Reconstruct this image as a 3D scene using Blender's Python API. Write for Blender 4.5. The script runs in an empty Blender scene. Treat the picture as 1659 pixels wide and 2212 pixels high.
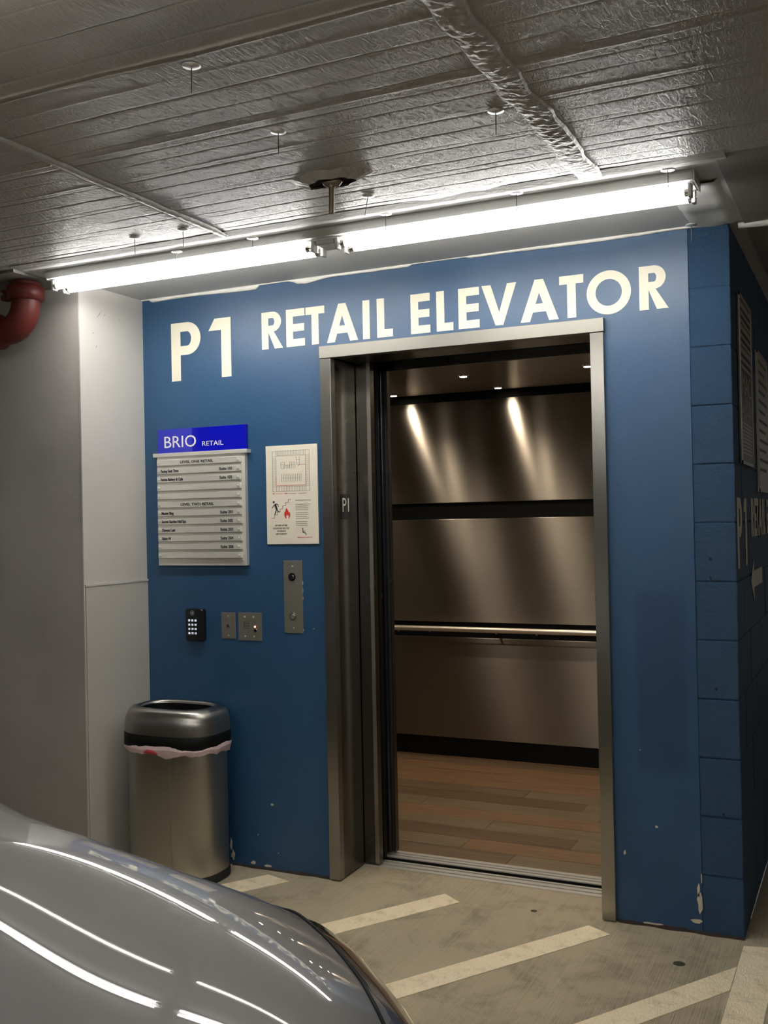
import bpy, bmesh, math, random
from mathutils import Vector, Matrix, noise
random.seed(7)
sc = bpy.context.scene
COL = sc.collection
R = math.radians
# ------------------------------------------------------------------ camera
cd = bpy.data.cameras.new('camera'); cam = bpy.data.objects.new('camera', cd); COL.objects.link(cam)
cd.sensor_fit = 'HORIZONTAL'; cd.sensor_width = 36.0; cd.lens = 2230.44 / 1659 * 36.0; cd.clip_start = .02
Fv = Vector((-0.42713022, 0.9041574, 0.00769218)); Rv = Vector((0.9039358, 0.42719639, -0.02008269)); Uv = Vector((0.02144399, 0.00162468, 0.99976873))
cam.matrix_world = Matrix(((Rv.x, Uv.x, -Fv.x, 0.42217), (Rv.y, Uv.y, -Fv.y, -3.70528), (Rv.z, Uv.z, -Fv.z, 1.45526), (0, 0, 0, 1)))
sc.camera = cam
# ------------------------------------------------------------------ world and view
w = bpy.data.worlds.new('world'); sc.world = w; w.use_nodes = True
w.node_tree.nodes['Background'].inputs[0].default_value = (.95, .93, .9, 1)
w.node_tree.nodes['Background'].inputs[1].default_value = .05
TUBE = 16.0        # fluorescent tubes
DOWN = 3.6         # elevator downlights
sc.view_settings.view_transform = 'Standard'; sc.view_settings.look = 'None'
sc.view_settings.gamma = 1; sc.view_settings.use_curve_mapping = False
sc.view_settings.exposure = 0.98

# ------------------------------------------------------------------ materials
def srgb(r, g, b):
    f = lambda c: (c / 255 / 12.92) if c / 255 <= .04045 else ((c / 255 + .055) / 1.055) ** 2.4
    return (f(r), f(g), f(b), 1)
class M:
    def __init__(s, name, col, rough=.5, metal=0, **k):
        s.m = bpy.data.materials.new(name); s.m.use_nodes = True
        s.nt = s.m.node_tree; s.b = s.nt.nodes['Principled BSDF']
        s.b.inputs['Base Color'].default_value = col; s.b.inputs['Roughness'].default_value = rough; s.b.inputs['Metallic'].default_value = metal
        for kk, v in k.items(): s.b.inputs[kk.replace('_', ' ')].default_value = v
        s.col = col; s.tc = None; s.last = None; s.lastcol = None
    def n(s, t, **k):
        q = s.nt.nodes.new(t)
        for a, v in k.items(): setattr(q, a, v)
        return q
    def l(s, a, b): s.nt.links.new(a, b)
    def coord(s, scale=(1, 1, 1), rot=(0, 0, 0), src='Object'):
        if not s.tc: s.tc = s.n('ShaderNodeTexCoord')
        mp = s.n('ShaderNodeMapping'); mp.inputs['Scale'].default_value = scale; mp.inputs['Rotation'].default_value = rot
        s.l(s.tc.outputs[src], mp.inputs[0]); return mp.outputs[0]
    def noise(s, sc_, detail=4, scale=(1, 1, 1), rough=.5, dist=0, rot=(0, 0, 0)):
        q = s.n('ShaderNodeTexNoise'); q.inputs['Scale'].default_value = sc_; q.inputs['Detail'].default_value = detail
        q.inputs['Roughness'].default_value = rough; q.inputs['Distortion'].default_value = dist
        s.l(s.coord(scale, rot), q.inputs['Vector']); return q.outputs[0]
    def ramp(s, f, stops):
        q = s.n('ShaderNodeValToRGB'); e = q.color_ramp.elements
        while len(e) < len(stops): e.new(.5)
        for el, (p, c) in zip(e, stops):
            el.position = p; el.color = c if len(c) == 4 else (*c, 1)
        s.l(f, q.inputs[0]); return q.outputs[0]
    def mix(s, f, a, b, mode='MIX'):
        q = s.n('ShaderNodeMix', data_type='RGBA', blend_type=mode)
        for v, i in ((f, 0), (a, 6), (b, 7)):
            if hasattr(v, 'is_linked') or hasattr(v, 'links'): s.l(v, q.inputs[i])
            else: q.inputs[i].default_value = v
        return q.outputs[2]
    def setcol(s, o): s.l(o, s.b.inputs['Base Color']); s.lastcol = o
    def bump(s, h, strength=.3, dist=.01):
        q = s.n('ShaderNodeBump'); q.inputs['Strength'].default_value = strength; q.inputs['Distance'].default_value = dist
        s.l(h, q.inputs['Height'])
        if s.last: s.l(s.last, q.inputs['Normal'])
        s.last = q.outputs[0]; s.l(s.last, s.b.inputs['Normal'])
def g(v): return (v, v, v, 1)

def blue_mat():
    m = M('blue_wall_paint', (.030, .105, .235, 1), .42, Specular_IOR_Level=.6)
    n1 = m.noise(1.6, 4); n2 = m.noise(9, 5)
    c = m.mix(m.ramp(n1, [(.35, g(0)), (.7, g(1))]), (.0165, .066, .150, 1), (.021, .078, .170, 1))
    c = m.mix(m.ramp(n2, [(.62, g(0)), (.8, g(.25))]), c, (.045, .105, .20, 1))
    # darker touched-up patch of newer paint right of the lift
    sp = m.n('ShaderNodeSeparateXYZ'); m.l(m.coord(), sp.inputs[0])
    def band(o, a, b, s_):
        r1 = m.n('ShaderNodeMapRange', interpolation_type='SMOOTHSTEP'); m.l(o, r1.inputs[0]); r1.inputs[1].default_value = a - s_; r1.inputs[2].default_value = a + s_
        r2 = m.n('ShaderNodeMapRange', interpolation_type='SMOOTHSTEP'); m.l(o, r2.inputs[0]); r2.inputs[1].default_value = b + s_; r2.inputs[2].default_value = b - s_
        q = m.n('ShaderNodeMath', operation='MULTIPLY'); m.l(r1.outputs[0], q.inputs[0]); m.l(r2.outputs[0], q.inputs[1]); return q.outputs[0]
    q = m.n('ShaderNodeMath', operation='MULTIPLY'); m.l(band(sp.outputs[0], -.345, -.175, .012), q.inputs[0]); m.l(band(sp.outputs[2], .55, 1.18, .03), q.inputs[1])
    q2 = m.n('ShaderNodeMath', operation='MULTIPLY'); m.l(q.outputs[0], q2.inputs[0]); q2.inputs[1].default_value = .55
    c = m.mix(q2.outputs[0], c, (.010, .035, .10, 1))
    m.setcol(c)
    m.bump(m.noise(60, 6), .2, .003); m.bump(m.noise(1.6, 3), .1, .02)
    return m.m
def block_mat():
    m = M('blue_block_paint', (.034, .11, .24, 1), .5)
    m.setcol(m.mix(m.ramp(m.noise(5, 5), [(.3, g(0)), (.8, g(1))]), (.019, .067, .145, 1), (.028, .086, .178, 1)))
    m.bump(m.noise(55, 8, rough=.75), 1.0, .010); m.bump(m.noise(260, 4), .5, .002)
    v = m.n('ShaderNodeTexVoronoi'); v.inputs['Scale'].default_value = 30; m.l(m.coord(), v.inputs['Vector'])
    m.bump(m.ramp(v.outputs['Distance'], [(.02, g(0)), (.12, g(1))]), .35, .004)
    return m.m
def plain(name, col, rough=.5, metal=0, bump=None, **k):
    m = M(name, col, rough, metal, **k)
    if bump: m.bump(m.noise(bump[0], 5), bump[1], bump[2])
    return m.m
def steel(name, col=(.50, .47, .43, 1), rough=.3, rot=.25, an=.85, grain=(1, 1, 400), var=.12, metal=1.0):
    m = M(name, col, rough, metal); m.b.inputs['Anisotropic'].default_value = an; m.b.inputs['Anisotropic Rotation'].default_value = rot
    t = m.n('ShaderNodeTangent', direction_type='UV_MAP', uv_map='UVMap'); m.l(t.outputs[0], m.b.inputs['Tangent'])
    nn = m.noise(1.0, 6, scale=grain)
    m.setcol(m.mix(nn, tuple(c * (1 - var) for c in col[:3]) + (1,), tuple(min(1, c * (1 + var)) for c in col[:3]) + (1,)))
    r = m.n('ShaderNodeMapRange'); m.l(m.noise(2.0, 4), r.inputs[0]); r.inputs[3].default_value = rough * .8; r.inputs[4].default_value = rough * 1.25
    m.l(r.outputs[0], m.b.inputs['Roughness'])
    return m.m
def concrete_floor():
    m = M('broomed_concrete', (.2, .19, .16, 1), .72)
    n1 = m.noise(1.5, 6, rough=.6, dist=.6); n2 = m.noise(5, 8, rough=.72, dist=.5); n3 = m.noise(1, 4, scale=(190, 3, 1), rot=(0, 0, .12))
    c = m.mix(m.ramp(n1, [(.42, g(0)), (.66, g(1))]), srgb(84, 73, 53), srgb(160, 143, 112))
    # paler dusty band along the wall foot
    sp = m.n('ShaderNodeSeparateXYZ'); m.l(m.coord(), sp.inputs[0])
    ad = m.n('ShaderNodeMath', operation='MULTIPLY_ADD'); m.l(n2, ad.inputs[0]); ad.inputs[1].default_value = .45; m.l(sp.outputs[1], ad.inputs[2])
    mr = m.n('ShaderNodeMapRange', interpolation_type='SMOOTHSTEP'); m.l(ad.outputs[0], mr.inputs[0]); mr.inputs[1].default_value = .02; mr.inputs[2].default_value = .30
    mm = m.n('ShaderNodeMath', operation='MULTIPLY'); m.l(mr.outputs[0], mm.inputs[0]); mm.inputs[1].default_value = .75
    c = m.mix(mm.outputs[0], c, srgb(196, 182, 152))
    c = m.mix(m.ramp(n2, [(.30, g(.6)), (.52, g(0))]), c, srgb(74, 66, 50))
    c = m.mix(m.ramp(n3, [(.40, g(0)), (.62, g(.5))]), c, srgb(186, 174, 150))
    v = m.noise(34, 6, rough=.8); c = m.mix(m.ramp(v, [(.58, g(0)), (.68, g(.7))]), c, srgb(186, 176, 152))
    m.setcol(c)
    m.bump(n3, .9, .005); m.bump(n2, .35, .01); m.bump(m.noise(120, 4), .3, .003)
    return m.m
def road_paint():
    m = M('cream_floor_paint', srgb(230, 212, 176), .6)
    m.setcol(m.mix(m.ramp(m.noise(14, 8, rough=.7), [(.36, g(1)), (.5, g(0))]), srgb(250, 234, 200), srgb(228, 210, 176)))
    v = m.n('ShaderNodeTexVoronoi', feature='DISTANCE_TO_EDGE'); v.inputs['Scale'].default_value = 75; m.l(m.coord((1, .5, 1)), v.inputs['Vector'])
    m.bump(m.ramp(v.outputs[0], [(0, g(0)), (.2, g(1))]), .5, .002); m.bump(m.noise(1, 3, scale=(190, 3, 1)), .3, .002)
    return m.m
def ceiling_mat():
    m = M('painted_foil_insulation', (.44, .425, .40, 1), .42)
    m.b.inputs['Specular IOR Level'].default_value = .6
    m.setcol(m.mix(m.noise(3, 5), (.35, .338, .318, 1), (.42, .405, .38, 1)))
    # diagonal wrinkles of the foil facing, stretched
    m.bump(m.noise(1, 5, scale=(85, 24, 1), rot=(0, 0, .5), dist=1.2), .42, .007)
    v = m.n('ShaderNodeTexVoronoi', feature='DISTANCE_TO_EDGE'); v.inputs['Scale'].default_value = 26; v.inputs['Randomness'].default_value = 1
    mp = m.coord((1.7, .8, 1), (0, 0, .35)); 
    nn = m.n('ShaderNodeTexNoise'); nn.inputs['Scale'].default_value = 9; m.l(mp, nn.inputs['Vector'])
    ad = m.n('ShaderNodeVectorMath', operation='MULTIPLY_ADD'); m.l(nn.outputs['Color'], ad.inputs[0]); ad.inputs[1].default_value = (.25, .25, .25); m.l(mp, ad.inputs[2])
    m.l(ad.outputs[0], v.inputs['Vector'])
    m.bump(m.ramp(v.outputs[0], [(0, g(1)), (.05, g(0))]), .16, .003)
    return m.m
def plank_mats():
    out = []
    for i, (a, b) in enumerate([((112, 84, 58), (150, 118, 86)), ((94, 76, 55), (130, 106, 80)), ((104, 88, 66), (140, 120, 94)), ((88, 68, 47), (124, 98, 72))]):
        m = M('wood_look_plank_%s' % 'abcd'[i], srgb(*a), .45)
        n1 = m.noise(1, 8, scale=(2.2, 34, 1), rough=.7, dist=.8); n2 = m.noise(1, 5, scale=(5, 160, 1))
        c = m.mix(m.ramp(n1, [(.3, g(0)), (.7, g(1))]), srgb(*a), srgb(*b))
        c = m.mix(m.ramp(n2, [(.5, g(0)), (.75, g(.45))]), c, srgb(70, 52, 36))
        m.setcol(c); m.bump(n2, .2, .001); out.append(m.m)
    return out
def emit(name, col, s):
    m = bpy.data.materials.new(name); m.use_nodes = True; nt = m.node_tree
    b = nt.nodes['Principled BSDF']; b.inputs['Base Color'].default_value = (.9, .9, .9, 1)
    b.inputs['Emission Color'].default_value = col; b.inputs['Emission Strength'].default_value = s
    return m
def column_mat(name, a, b_, rough=.6):
    m = M(name, a, rough)
    m.setcol(m.mix(m.ramp(m.noise(2.5, 6), [(.3, g(0)), (.75, g(1))]), a, b_))
    m.bump(m.noise(180, 5), .25, .002); m.bump(m.noise(3, 3), .2, .01); return m.m

BLUE = blue_mat(); BLOCK = block_mat(); FLOOR = concrete_floor(); STRIPE = road_paint(); CEIL = ceiling_mat()
CREAM = column_mat('white_painted_plaster', (.52, .50, .465, 1), (.58, .56, .52, 1))
GREYW = column_mat('grey_painted_concrete', (.35, .33, .31, 1), (.42, .40, .375, 1))
SLAB = column_mat('grey_soffit_paint', (.50, .495, .475, 1), (.58, .575, .55, 1), .45)
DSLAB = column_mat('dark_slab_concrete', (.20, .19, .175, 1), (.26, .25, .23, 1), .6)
CAULK = plain('white_caulk', (.75, .73, .68, 1), .5, bump=(90, .4, .004))
LETTER = plain('cream_lettering', srgb(222, 216, 196), .5, bump=(80, .15, .002))
STEEL = steel('brushed_stainless', (.56, .53, .48, 1), .33)
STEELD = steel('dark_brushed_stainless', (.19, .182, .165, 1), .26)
STEELC = steel('car_wall_stainless', (.35, .322, .285, 1), .34, rot=.25, an=1.0)
STEELP = steel('plate_stainless', (.36, .345, .30, 1), .38, an=.4, metal=.75)
STEELB = steel('bin_stainless', (.43, .415, .38, 1), .33, rot=0, an=.75, grain=(1, 1, 1))
SCREWM = plain('bright_screw_steel', (.72, .69, .62, 1), .32, .35)
CHROME = plain('polished_chrome', (.75, .72, .68, 1), .15, 1)
ALU = steel('sill_aluminium', (.72, .70, .64, 1), .33, an=.5, metal=.6)
BLACK = plain('matte_black', (.0035, .004, .004, 1), .6, Specular_IOR_Level=.2)
GLOSSK = plain('gloss_black_plastic', (.008, .009, .012, 1), .22)
RUBBER = plain('black_rubber', (.015, .015, .015, 1), .75)
DARKV = plain('dark_void', (.01, .01, .01, 1), .8)
SIGNW = steel('sign_brushed_aluminium', (.74, .72, .66, 1), .40, an=.3, var=.04, metal=.5)
SIGNB = plain('blue_acrylic', (.004, .006, .42, 1), .12)
SIGNB2 = plain('light_blue_acrylic', (.03, .035, .47, 1), .12)
INK = plain('black_print', (.02, .02, .025, 1), .6)
INKG = plain('grey_print', (.16, .15, .14, 1), .6)
REDI = plain('red_print', (.62, .03, .025, 1), .6)
PLATE = plain('ivory_plate', srgb(222, 214, 196), .4, bump=(120, .3, .002))
WHITE = plain('white_enamel', (.8, .8, .78, 1), .35)
FIXM = plain('white_enamel_channel', (.55, .55, .53, 1), .35)
SOCK = plain('grey_plastic_socket', (.35, .35, .34, 1), .4)
TUBEM = emit('fluorescent_glow', (1, .985, .95, 1), TUBE)
LEDM = emit('downlight_glow', (1, .86, .66, 1), 30)
REDL = emit('red_indicator_glow', (1, .25, .08, 1), 6)
KEYM = emit('keypad_glow', (.75, .82, 1, 1), .28)
RED = plain('red_pipe_paint', (.12, .014, .009, 1), .5, bump=(40, .3, .004))
BOLT = plain('galvanised_bolt', (.5, .47, .4, 1), .4, .9)
ZINC = plain('zinc_washer', (.7, .7, .69, 1), .35, .6)
PINM = plain('steel_pin', (.12, .12, .12, 1), .4, .9)
BAG = plain('pink_white_bin_liner', (.66, .50, .50, 1), .45)
BAGR = plain('red_bag_tie', (.45, .03, .05, 1), .4)
CARP = M('silver_grey_car_paint', (.25, .242, .24, 1), .6, .2, Coat_Weight=1.0, Coat_Roughness=.0, Coat_IOR=2.3, Specular_IOR_Level=.2)
CARP = CARP.m
GLASS = plain('dark_window_glass', (.02, .022, .024, 1), .05, Coat_Weight=1.0)
LAMPG = plain('headlamp_lens', (.16, .15, .145, 1), .12, .3, Coat_Weight=1.0, Coat_Roughness=.02)
TAPE = plain('grey_foil_tape', (.38, .365, .34, 1), .38, bump=(60, .5, .006))
SIGND = plain('dim_board', (.50, .46, .38, 1), .35)
SIGNK = plain('dark_board', (.03, .033, .035, 1), .35)
BRASS = plain('sprinkler_metal', (.24, .20, .15, 1), .45, .8)
WOOD = plank_mats()

# ------------------------------------------------------------------ mesh helpers
class B:
    def __init__(s): s.v = []; s.f = []; s.sm = []
    def add(s, vs, fs, smooth=False):
        o = len(s.v); s.v += [tuple(p) for p in vs]; s.f += [tuple(i + o for i in f) for f in fs]; s.sm += [smooth] * len(fs); return s
    def box(s, x0, x1, y0, y1, z0, z1):
        vs = [(x0, y0, z0), (x1, y0, z0), (x1, y1, z0), (x0, y1, z0), (x0, y0, z1), (x1, y0, z1), (x1, y1, z1), (x0, y1, z1)]
        return s.add(vs, [(3, 2, 1, 0), (4, 5, 6, 7), (0, 1, 5, 4), (1, 2, 6, 5), (2, 3, 7, 6), (3, 0, 4, 7)])
    def cyl(s, a, b, r, r2=None, n=20, caps=True):
        a = Vector(a); b = Vector(b); r2 = r if r2 is None else r2
        d = (b - a).normalized(); u = d.orthogonal().normalized(); t = d.cross(u)
        vs = []
        for c, rr in ((a, r), (b, r2)):
            for i in range(n):
                an = 2 * math.pi * i / n; vs.append(c + u * math.cos(an) * rr + t * math.sin(an) * rr)
        fs = [(i, (i + 1) % n, n + (i + 1) % n, n + i) for i in range(n)]
        s.add(vs, fs, True)
        if caps: s.add(vs, [tuple(range(n - 1, -1, -1)), tuple(range(n, 2 * n))])
        return s
    def tube(s, pts, r, n=12, caps=True):
        pts = [Vector(p) for p in pts]; rs = r if isinstance(r, (list, tuple)) else [r] * len(pts)
        vs = []; u = None
        for i, p in enumerate(pts):
            d = (pts[min(i + 1, len(pts) - 1)] - pts[max(i - 1, 0)]).normalized()
            u = d.orthogonal().normalized() if u is None else (u - d * u.dot(d)).normalized()
            t = d.cross(u)
            for k in range(n):
                an = 2 * math.pi * k / n; vs.append(p + (u * math.cos(an) + t * math.sin(an)) * rs[i])
        fs = [(i * n + k, i * n + (k + 1) % n, (i + 1) * n + (k + 1) % n, (i + 1) * n + k) for i in range(len(pts) - 1) for k in range(n)]
        s.add(vs, fs, True)
        if caps: s.add(vs, [tuple(range(n - 1, -1, -1)), tuple(range((len(pts) - 1) * n, len(pts) * n))])
        return s
    def loft(s, rings, closed=True, caps=(True, True), smooth=True):
        n = len(rings[0]); vs = [p for r_ in rings for p in r_]; m_ = n if closed else n - 1
        s.add(vs, [(i * n + k, i * n + (k + 1) % n, (i + 1) * n + (k + 1) % n, (i + 1) * n + k) for i in range(len(rings) - 1) for k in range(m_)], smooth)
        if caps[0]: s.add(rings[0], [tuple(range(n - 1, -1, -1))])
        if caps[1]: s.add(rings[-1], [tuple(range(n))])
        return s
    def build(s, name, mat, parent=None, loc=None, bevel=0):
        me = bpy.data.meshes.new(name); me.from_pydata(s.v, [], s.f)
        for p, q in zip(me.polygons, s.sm): p.use_smooth = q
        me.update(); uvs(me); me.materials.append(mat)
        return link(name, me, parent, loc, bevel)
def uvs(me):
    if not len(me.polygons): return
    uv = me.uv_layers.new(name='UVMap')
    for p in me.polygons:
        n = p.normal; a = [abs(n.x), abs(n.y), abs(n.z)]; k = a.index(max(a))
        for li in p.loop_indices:
            c = me.vertices[me.loops[li].vertex_index].co
            uv.data[li].uv = (c.y, c.z) if k == 0 else (c.x, c.z) if k == 1 else (c.x, c.y)
def link(name, me, parent=None, loc=None, bevel=0):
    o = bpy.data.objects.new(name, me); COL.objects.link(o)
    if loc is not None:
        o.location = loc
    if parent is not None: o.parent = parent
    if bevel:
        b = o.modifiers.new('bevel', 'BEVEL'); b.width = bevel; b.segments = 2; b.limit_method = 'ANGLE'
    return o
def tag(o, label, cat, group=None, kind=None):
    o['label'] = label; o['category'] = cat
    if group: o['group'] = group
    if kind: o['kind'] = kind
    return o
def thing(name, label, cat, group=None, loc=(0, 0, 0)):
    o = bpy.data.objects.new(name, None); COL.objects.link(o); o.location = loc; o.empty_display_size = .05
    return tag(o, label, cat, group)
def struct(o, label=None, cat=None):
    o['kind'] = 'structure'
    if label: o['label'] = label
    if cat: o['category'] = cat
    return o
def box(name, mat, x0, x1, y0, y1, z0, z1, parent=None, bevel=0):
    """box whose object origin sits at its own base centre; parents are always at the world origin or given loc"""
    cx, cy = (x0 + x1) / 2, (y0 + y1) / 2
    return B().box(x0 - cx, x1 - cx, y0 - cy, y1 - cy, 0, z1 - z0).build(name, mat, parent, (cx, cy, z0), bevel)
# planar glyph shapes -> mesh. contours: list of closed 2D polygons (holes by even-odd fill)
def plane_map(kind, ox, oy, oz):
    if kind == 'front': return lambda x, y, z: (ox + x, oy - z, oz + y)      # faces -y
    if kind == 'side': return lambda x, y, z: (ox + z, oy + x, oz + y)       # faces +x
    return lambda x, y, z: (ox + x, oy + y, oz + z)                          # faces up
def curve_mesh(cu, name, fmap):
    o = bpy.data.objects.new('tmp', cu); COL.objects.link(o)
    dg = bpy.context.evaluated_depsgraph_get(); me = bpy.data.meshes.new_from_object(o.evaluated_get(dg))
    bpy.data.objects.remove(o); bpy.data.curves.remove(cu); me.name = name
    for v in me.vertices: v.co = fmap(*v.co)
    me.update(); me.materials.clear(); uvs(me) if not me.uv_layers else None
    return me
def shape(name, contours, th, mat, parent, fmap):
    cu = bpy.data.curves.new(name, 'CURVE'); cu.dimensions = '2D'; cu.fill_mode = 'BOTH'; cu.extrude = th
    for c in contours:
        sp = cu.splines.new('POLY'); sp.points.add(len(c) - 1); sp.use_cyclic_u = True
        for i, p in enumerate(c): sp.points[i].co = (p[0], p[1], 0, 1)
    me = curve_mesh(cu, name, fmap); me.materials.append(mat); return link(name, me, parent)
def text(name, s_, x, y, h, mat, parent, kind, o3, align='LEFT', xs=1.0, th=.0004, width=None, bold=0):
    cu = bpy.data.curves.new(name, 'FONT'); cu.body = s_; cu.size = h / .72; cu.align_x = align; cu.extrude = th; cu.offset = bold; cu.resolution_u = 3
    f0 = plane_map(kind, *o3)
    o = bpy.data.objects.new('tmp', cu); COL.objects.link(o)
    dg = bpy.context.evaluated_depsgraph_get(); me = bpy.data.meshes.new_from_object(o.evaluated_get(dg)); bpy.data.objects.remove(o)
    if width and len(me.vertices):
        xsx = [v.co.x for v in me.vertices]; xs = width / max(1e-6, max(xsx) - min(xsx))
        x -= min(xsx) * xs if align == 'LEFT' else 0
    for v in me.vertices: v.co = f0(x + v.co.x * xs, y + v.co.y, v.co.z)
    me.update(); me.materials.clear(); me.materials.append(mat); me.name = name
    if not me.uv_layers: uvs(me)
    return link(name, me, parent)
def arc(cx, cy, rx, ry, a0, a1, n=20):
    return [(cx + rx * math.cos(R(a0 + (a1 - a0) * i / n)), cy + ry * math.sin(R(a0 + (a1 - a0) * i / n))) for i in range(n + 1)]
def glyph(ch, W, H, t, hb=None):
    """geometric bold capitals; W width, H height, t stroke"""
    hb = hb or t * .95
    if ch == 'I': return [[(0, 0), (W, 0), (W, H), (0, H)]]
    if ch == 'L': return [[(0, 0), (W, 0), (W, hb), (t, hb), (t, H), (0, H)]]
    if ch == 'E':
        m0 = H * .5 - hb / 2; return [[(0, 0), (W, 0), (W, hb), (t, hb), (t, m0), (W * .97, m0), (W * .97, m0 + hb), (t, m0 + hb), (t, H - hb), (W, H - hb), (W, H), (0, H)]]
    if ch == 'T':
        a = (W - t) / 2; return [[(a, 0), (a + t, 0), (a + t, H - hb), (W, H - hb), (W, H), (0, H), (0, H - hb), (a, H - hb)]]
    if ch == 'V':
        c = W / 2; q = t * 1.12; return [[(0, H), (q, H), (c, q * 1.35), (W - q, H), (W, H), (c + q * .42, 0), (c - q * .42, 0)]]
    if ch == 'A':
        c = W / 2; q = t * 1.12; s1 = (c - q * .45) / H
        y0 = H * .22; y1 = y0 + hb
        xo = lambda y: s1 * y; xi = lambda y: q + (c - q) * y / (H - q * 1.35) if y < H else c
        return [[(0, 0), (q, 0), (xi(y0), y0), (W - xi(y0), y0), (W - q, 0), (W, 0), (c + q * .45, H), (c - q * .45, H)],
                [(xi(y1), y1), (W - xi(y1), y1), (c, H - q * 1.35)]]
    if ch == 'O':
        return [arc(W / 2, H / 2, W / 2, H / 2 * 1.02, 0, 352, 44), arc(W / 2, H / 2, W / 2 - t, H / 2 * 1.02 - t * .95, 0, 352, 44)]
    if ch == 'P' or ch == 'R':
        bh = H * (.56 if ch == 'P' else .54); r_ = bh / 2; cy = H - r_; rx = min(r_, W * .55); cx = W - rx - (0 if ch == 'P' else W * .08)
        outer = [(0, 0), (t, 0), (t, H - bh)]
        if ch == 'R':
            outer = [(0, 0), (t, 0), (t, (H - bh) * .92), (W - t * 1.28, 0), (W, 0), (W * .60, H - bh + .004)]
            outer = [(0, 0), (t, 0), (t, (H - bh) * .98), (W - t * 1.25, 0), (W, 0)] + [(W * .56, H - bh + H * .01)]
        outer += arc(cx, cy, rx, r_, -80 if ch == 'R' else -90, 90, 20) + [(0, H)]
        hole = [(t, H - bh + hb * .85)] + arc(cx, cy, rx - t, r_ - hb * .85, -90, 90, 16) + [(t, H - hb * .85)]
        return [outer, hole]
    if ch == '1':
        a = W - t; return [[(a, 0), (W, 0), (W, H), (a - W * .12, H), (0, H * .87), (W * .12, H * .80), (a, H * .80)]] if False else [[(a, 0), (W, 0), (W, H), (W * .28, H), (0, H * .80), (a, H * .80)]]

H = 2.4545; XL = -2.503; CZ = .2032
# ================================================================== STRUCTURE
fl = struct(box('floor', FLOOR, -7, 5, -8, .2, -.15, 0))
fl2 = B().box(.0, 5, .2, 6, -.15, 0).box(-7, -2.9, .2, 6, -.15, 0).build('trim_1', FLOOR); struct(fl2)
ce = struct(box('ceiling', SLAB, -7, 5, -8, 6, H, H + .25))
# blue wall, with the lift opening
OX0, OX1, OZ = -1.594, -.435, 2.165
wb = B()
T = .19
wb.box(XL - .3, OX0, 0, T, 0, H).box(OX1, -.139, 0, T, 0, H).box(OX0, OX1, 0, T, OZ, H)
wall_back = struct(wb.build('wall_back', BLUE))
# left column
col = B().box(-3.6, XL, -.4058, .2, 0, H)
wall_left = struct(col.build('wall_left', GREYW))
B().box(XL - .001, XL + .003, -.4058, 0, 1.214, H).build('painted_face', CREAM, wall_left)
B().box(XL - .001, XL + .007, -.4058 + .006, 0, 0, 1.205).build('lower_panel', column_mat('pale_grey_wall_board', (.47, .45, .41, 1), (.53, .51, .47, 1)), wall_left, bevel=.001)
B().box(XL, XL + .010, -.4058, 0, 1.205, 1.214).build('ledge_strip', CREAM, wall_left)
B().box(XL - .002, XL + .004, -.4085, -.404, 0, H).build('corner_bead', CREAM, wall_left)
for k_, (yy_, zz_, dy_, dz_) in enumerate([(-.30, 2.33, .025, .030), (-.26, 2.345, .01, .004), (-.31, 2.20, .006, .012), (-.33, 2.26, .012, .003), (-.16, 2.34, .005, .004)]):
    B().tube([(XL + .003, yy_, zz_), (XL + .003, yy_ + dy_ * .6, zz_ + dz_ * .5), (XL + .003, yy_ + dy_, zz_ + dz_)], [.0006, .0012, .0005], 6).build('scuff_mark', plain('grey_scuff', (.16, .15, .14, 1), .7), wall_left)
far = struct(B().box(-7, -3.6, .2, .4, 0, H).build('wall_far', DSLAB))
struct(B().box(-7, 5, -8.2, -8, 0, H).build('wall_rear', DSLAB))
# block side wall
wr = struct(B().box(-.19 + .006, -.0035, .0035, 5.2, 0, H).build('wall_right', BLOCK))
def block_mesh(x0, x1, y0, y1, h):
    bm = bmesh.new(); bmesh.ops.create_cube(bm, size=1)
    for v in bm.verts: v.co = ((x0 + x1) / 2 + v.co.x * (x1 - x0), (y0 + y1) / 2 + v.co.y * (y1 - y0), h / 2 + v.co.z * h)
    bmesh.ops.bevel(bm, geom=list(bm.edges), offset=.0035, segments=2, profile=.5, affect='EDGES')
    for f in bm.faces: f.smooth = False
    me = bpy.data.meshes.new('brick'); bm.to_mesh(me); bm.free(); uvs(me); me.materials.append(BLOCK); return me
J = .0022
half = block_mesh(-.1365, 0, 0, .19, CZ - 2 * J); full = block_mesh(-.1365, 0, 0, .39, CZ - 2 * J)
fbk = block_mesh(-.1, 0, .004, .396, CZ - 2 * J)
topb = block_mesh(-.1365, 0, 0, .19, .012)
for k in range(12):
    z = k * CZ + J; jx = random.uniform(-.0015, .0015)
    o = link('brick', half if k % 2 else full, wr, (jx, jx, z))
    y = .2 if k % 2 else .4
    while y < 3.4:
        o = link('brick', fbk, wr, (random.uniform(-.002, .001), y, z)); y += .4
# caulk where soffit meets wall
ck = B(); x = XL
rnd = random.Random(3)
pts = []
while x < -.01:
    hh = .010 + .006 * noise.noise((x * 3, 0, 0)) + rnd.uniform(-.001, .001)
    if -2.46 < x < -1.9: hh = .016 + .004 * math.sin(x * 9)
    if -1.72 < x < -1.55: hh += .014 * (1 - abs(x + 1.66) / .11 if abs(x + 1.66) < .11 else 0)
    if -2.503 <= x < -2.46: hh = .004
    if -1.9 < x < -1.74: hh = .004
    if -1.2 < x < -.95: hh = .003
    pts.append((x, hh)); x += .02
rings = [[(px, .001, H - hh), (px, -.006, H - hh * .8), (px, -.012, H + .001), (px, .001, H + .001)] for px, hh in pts]
ck.loft(rings); o = ck.build('caulk_bead', CAULK, wall_back)
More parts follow.
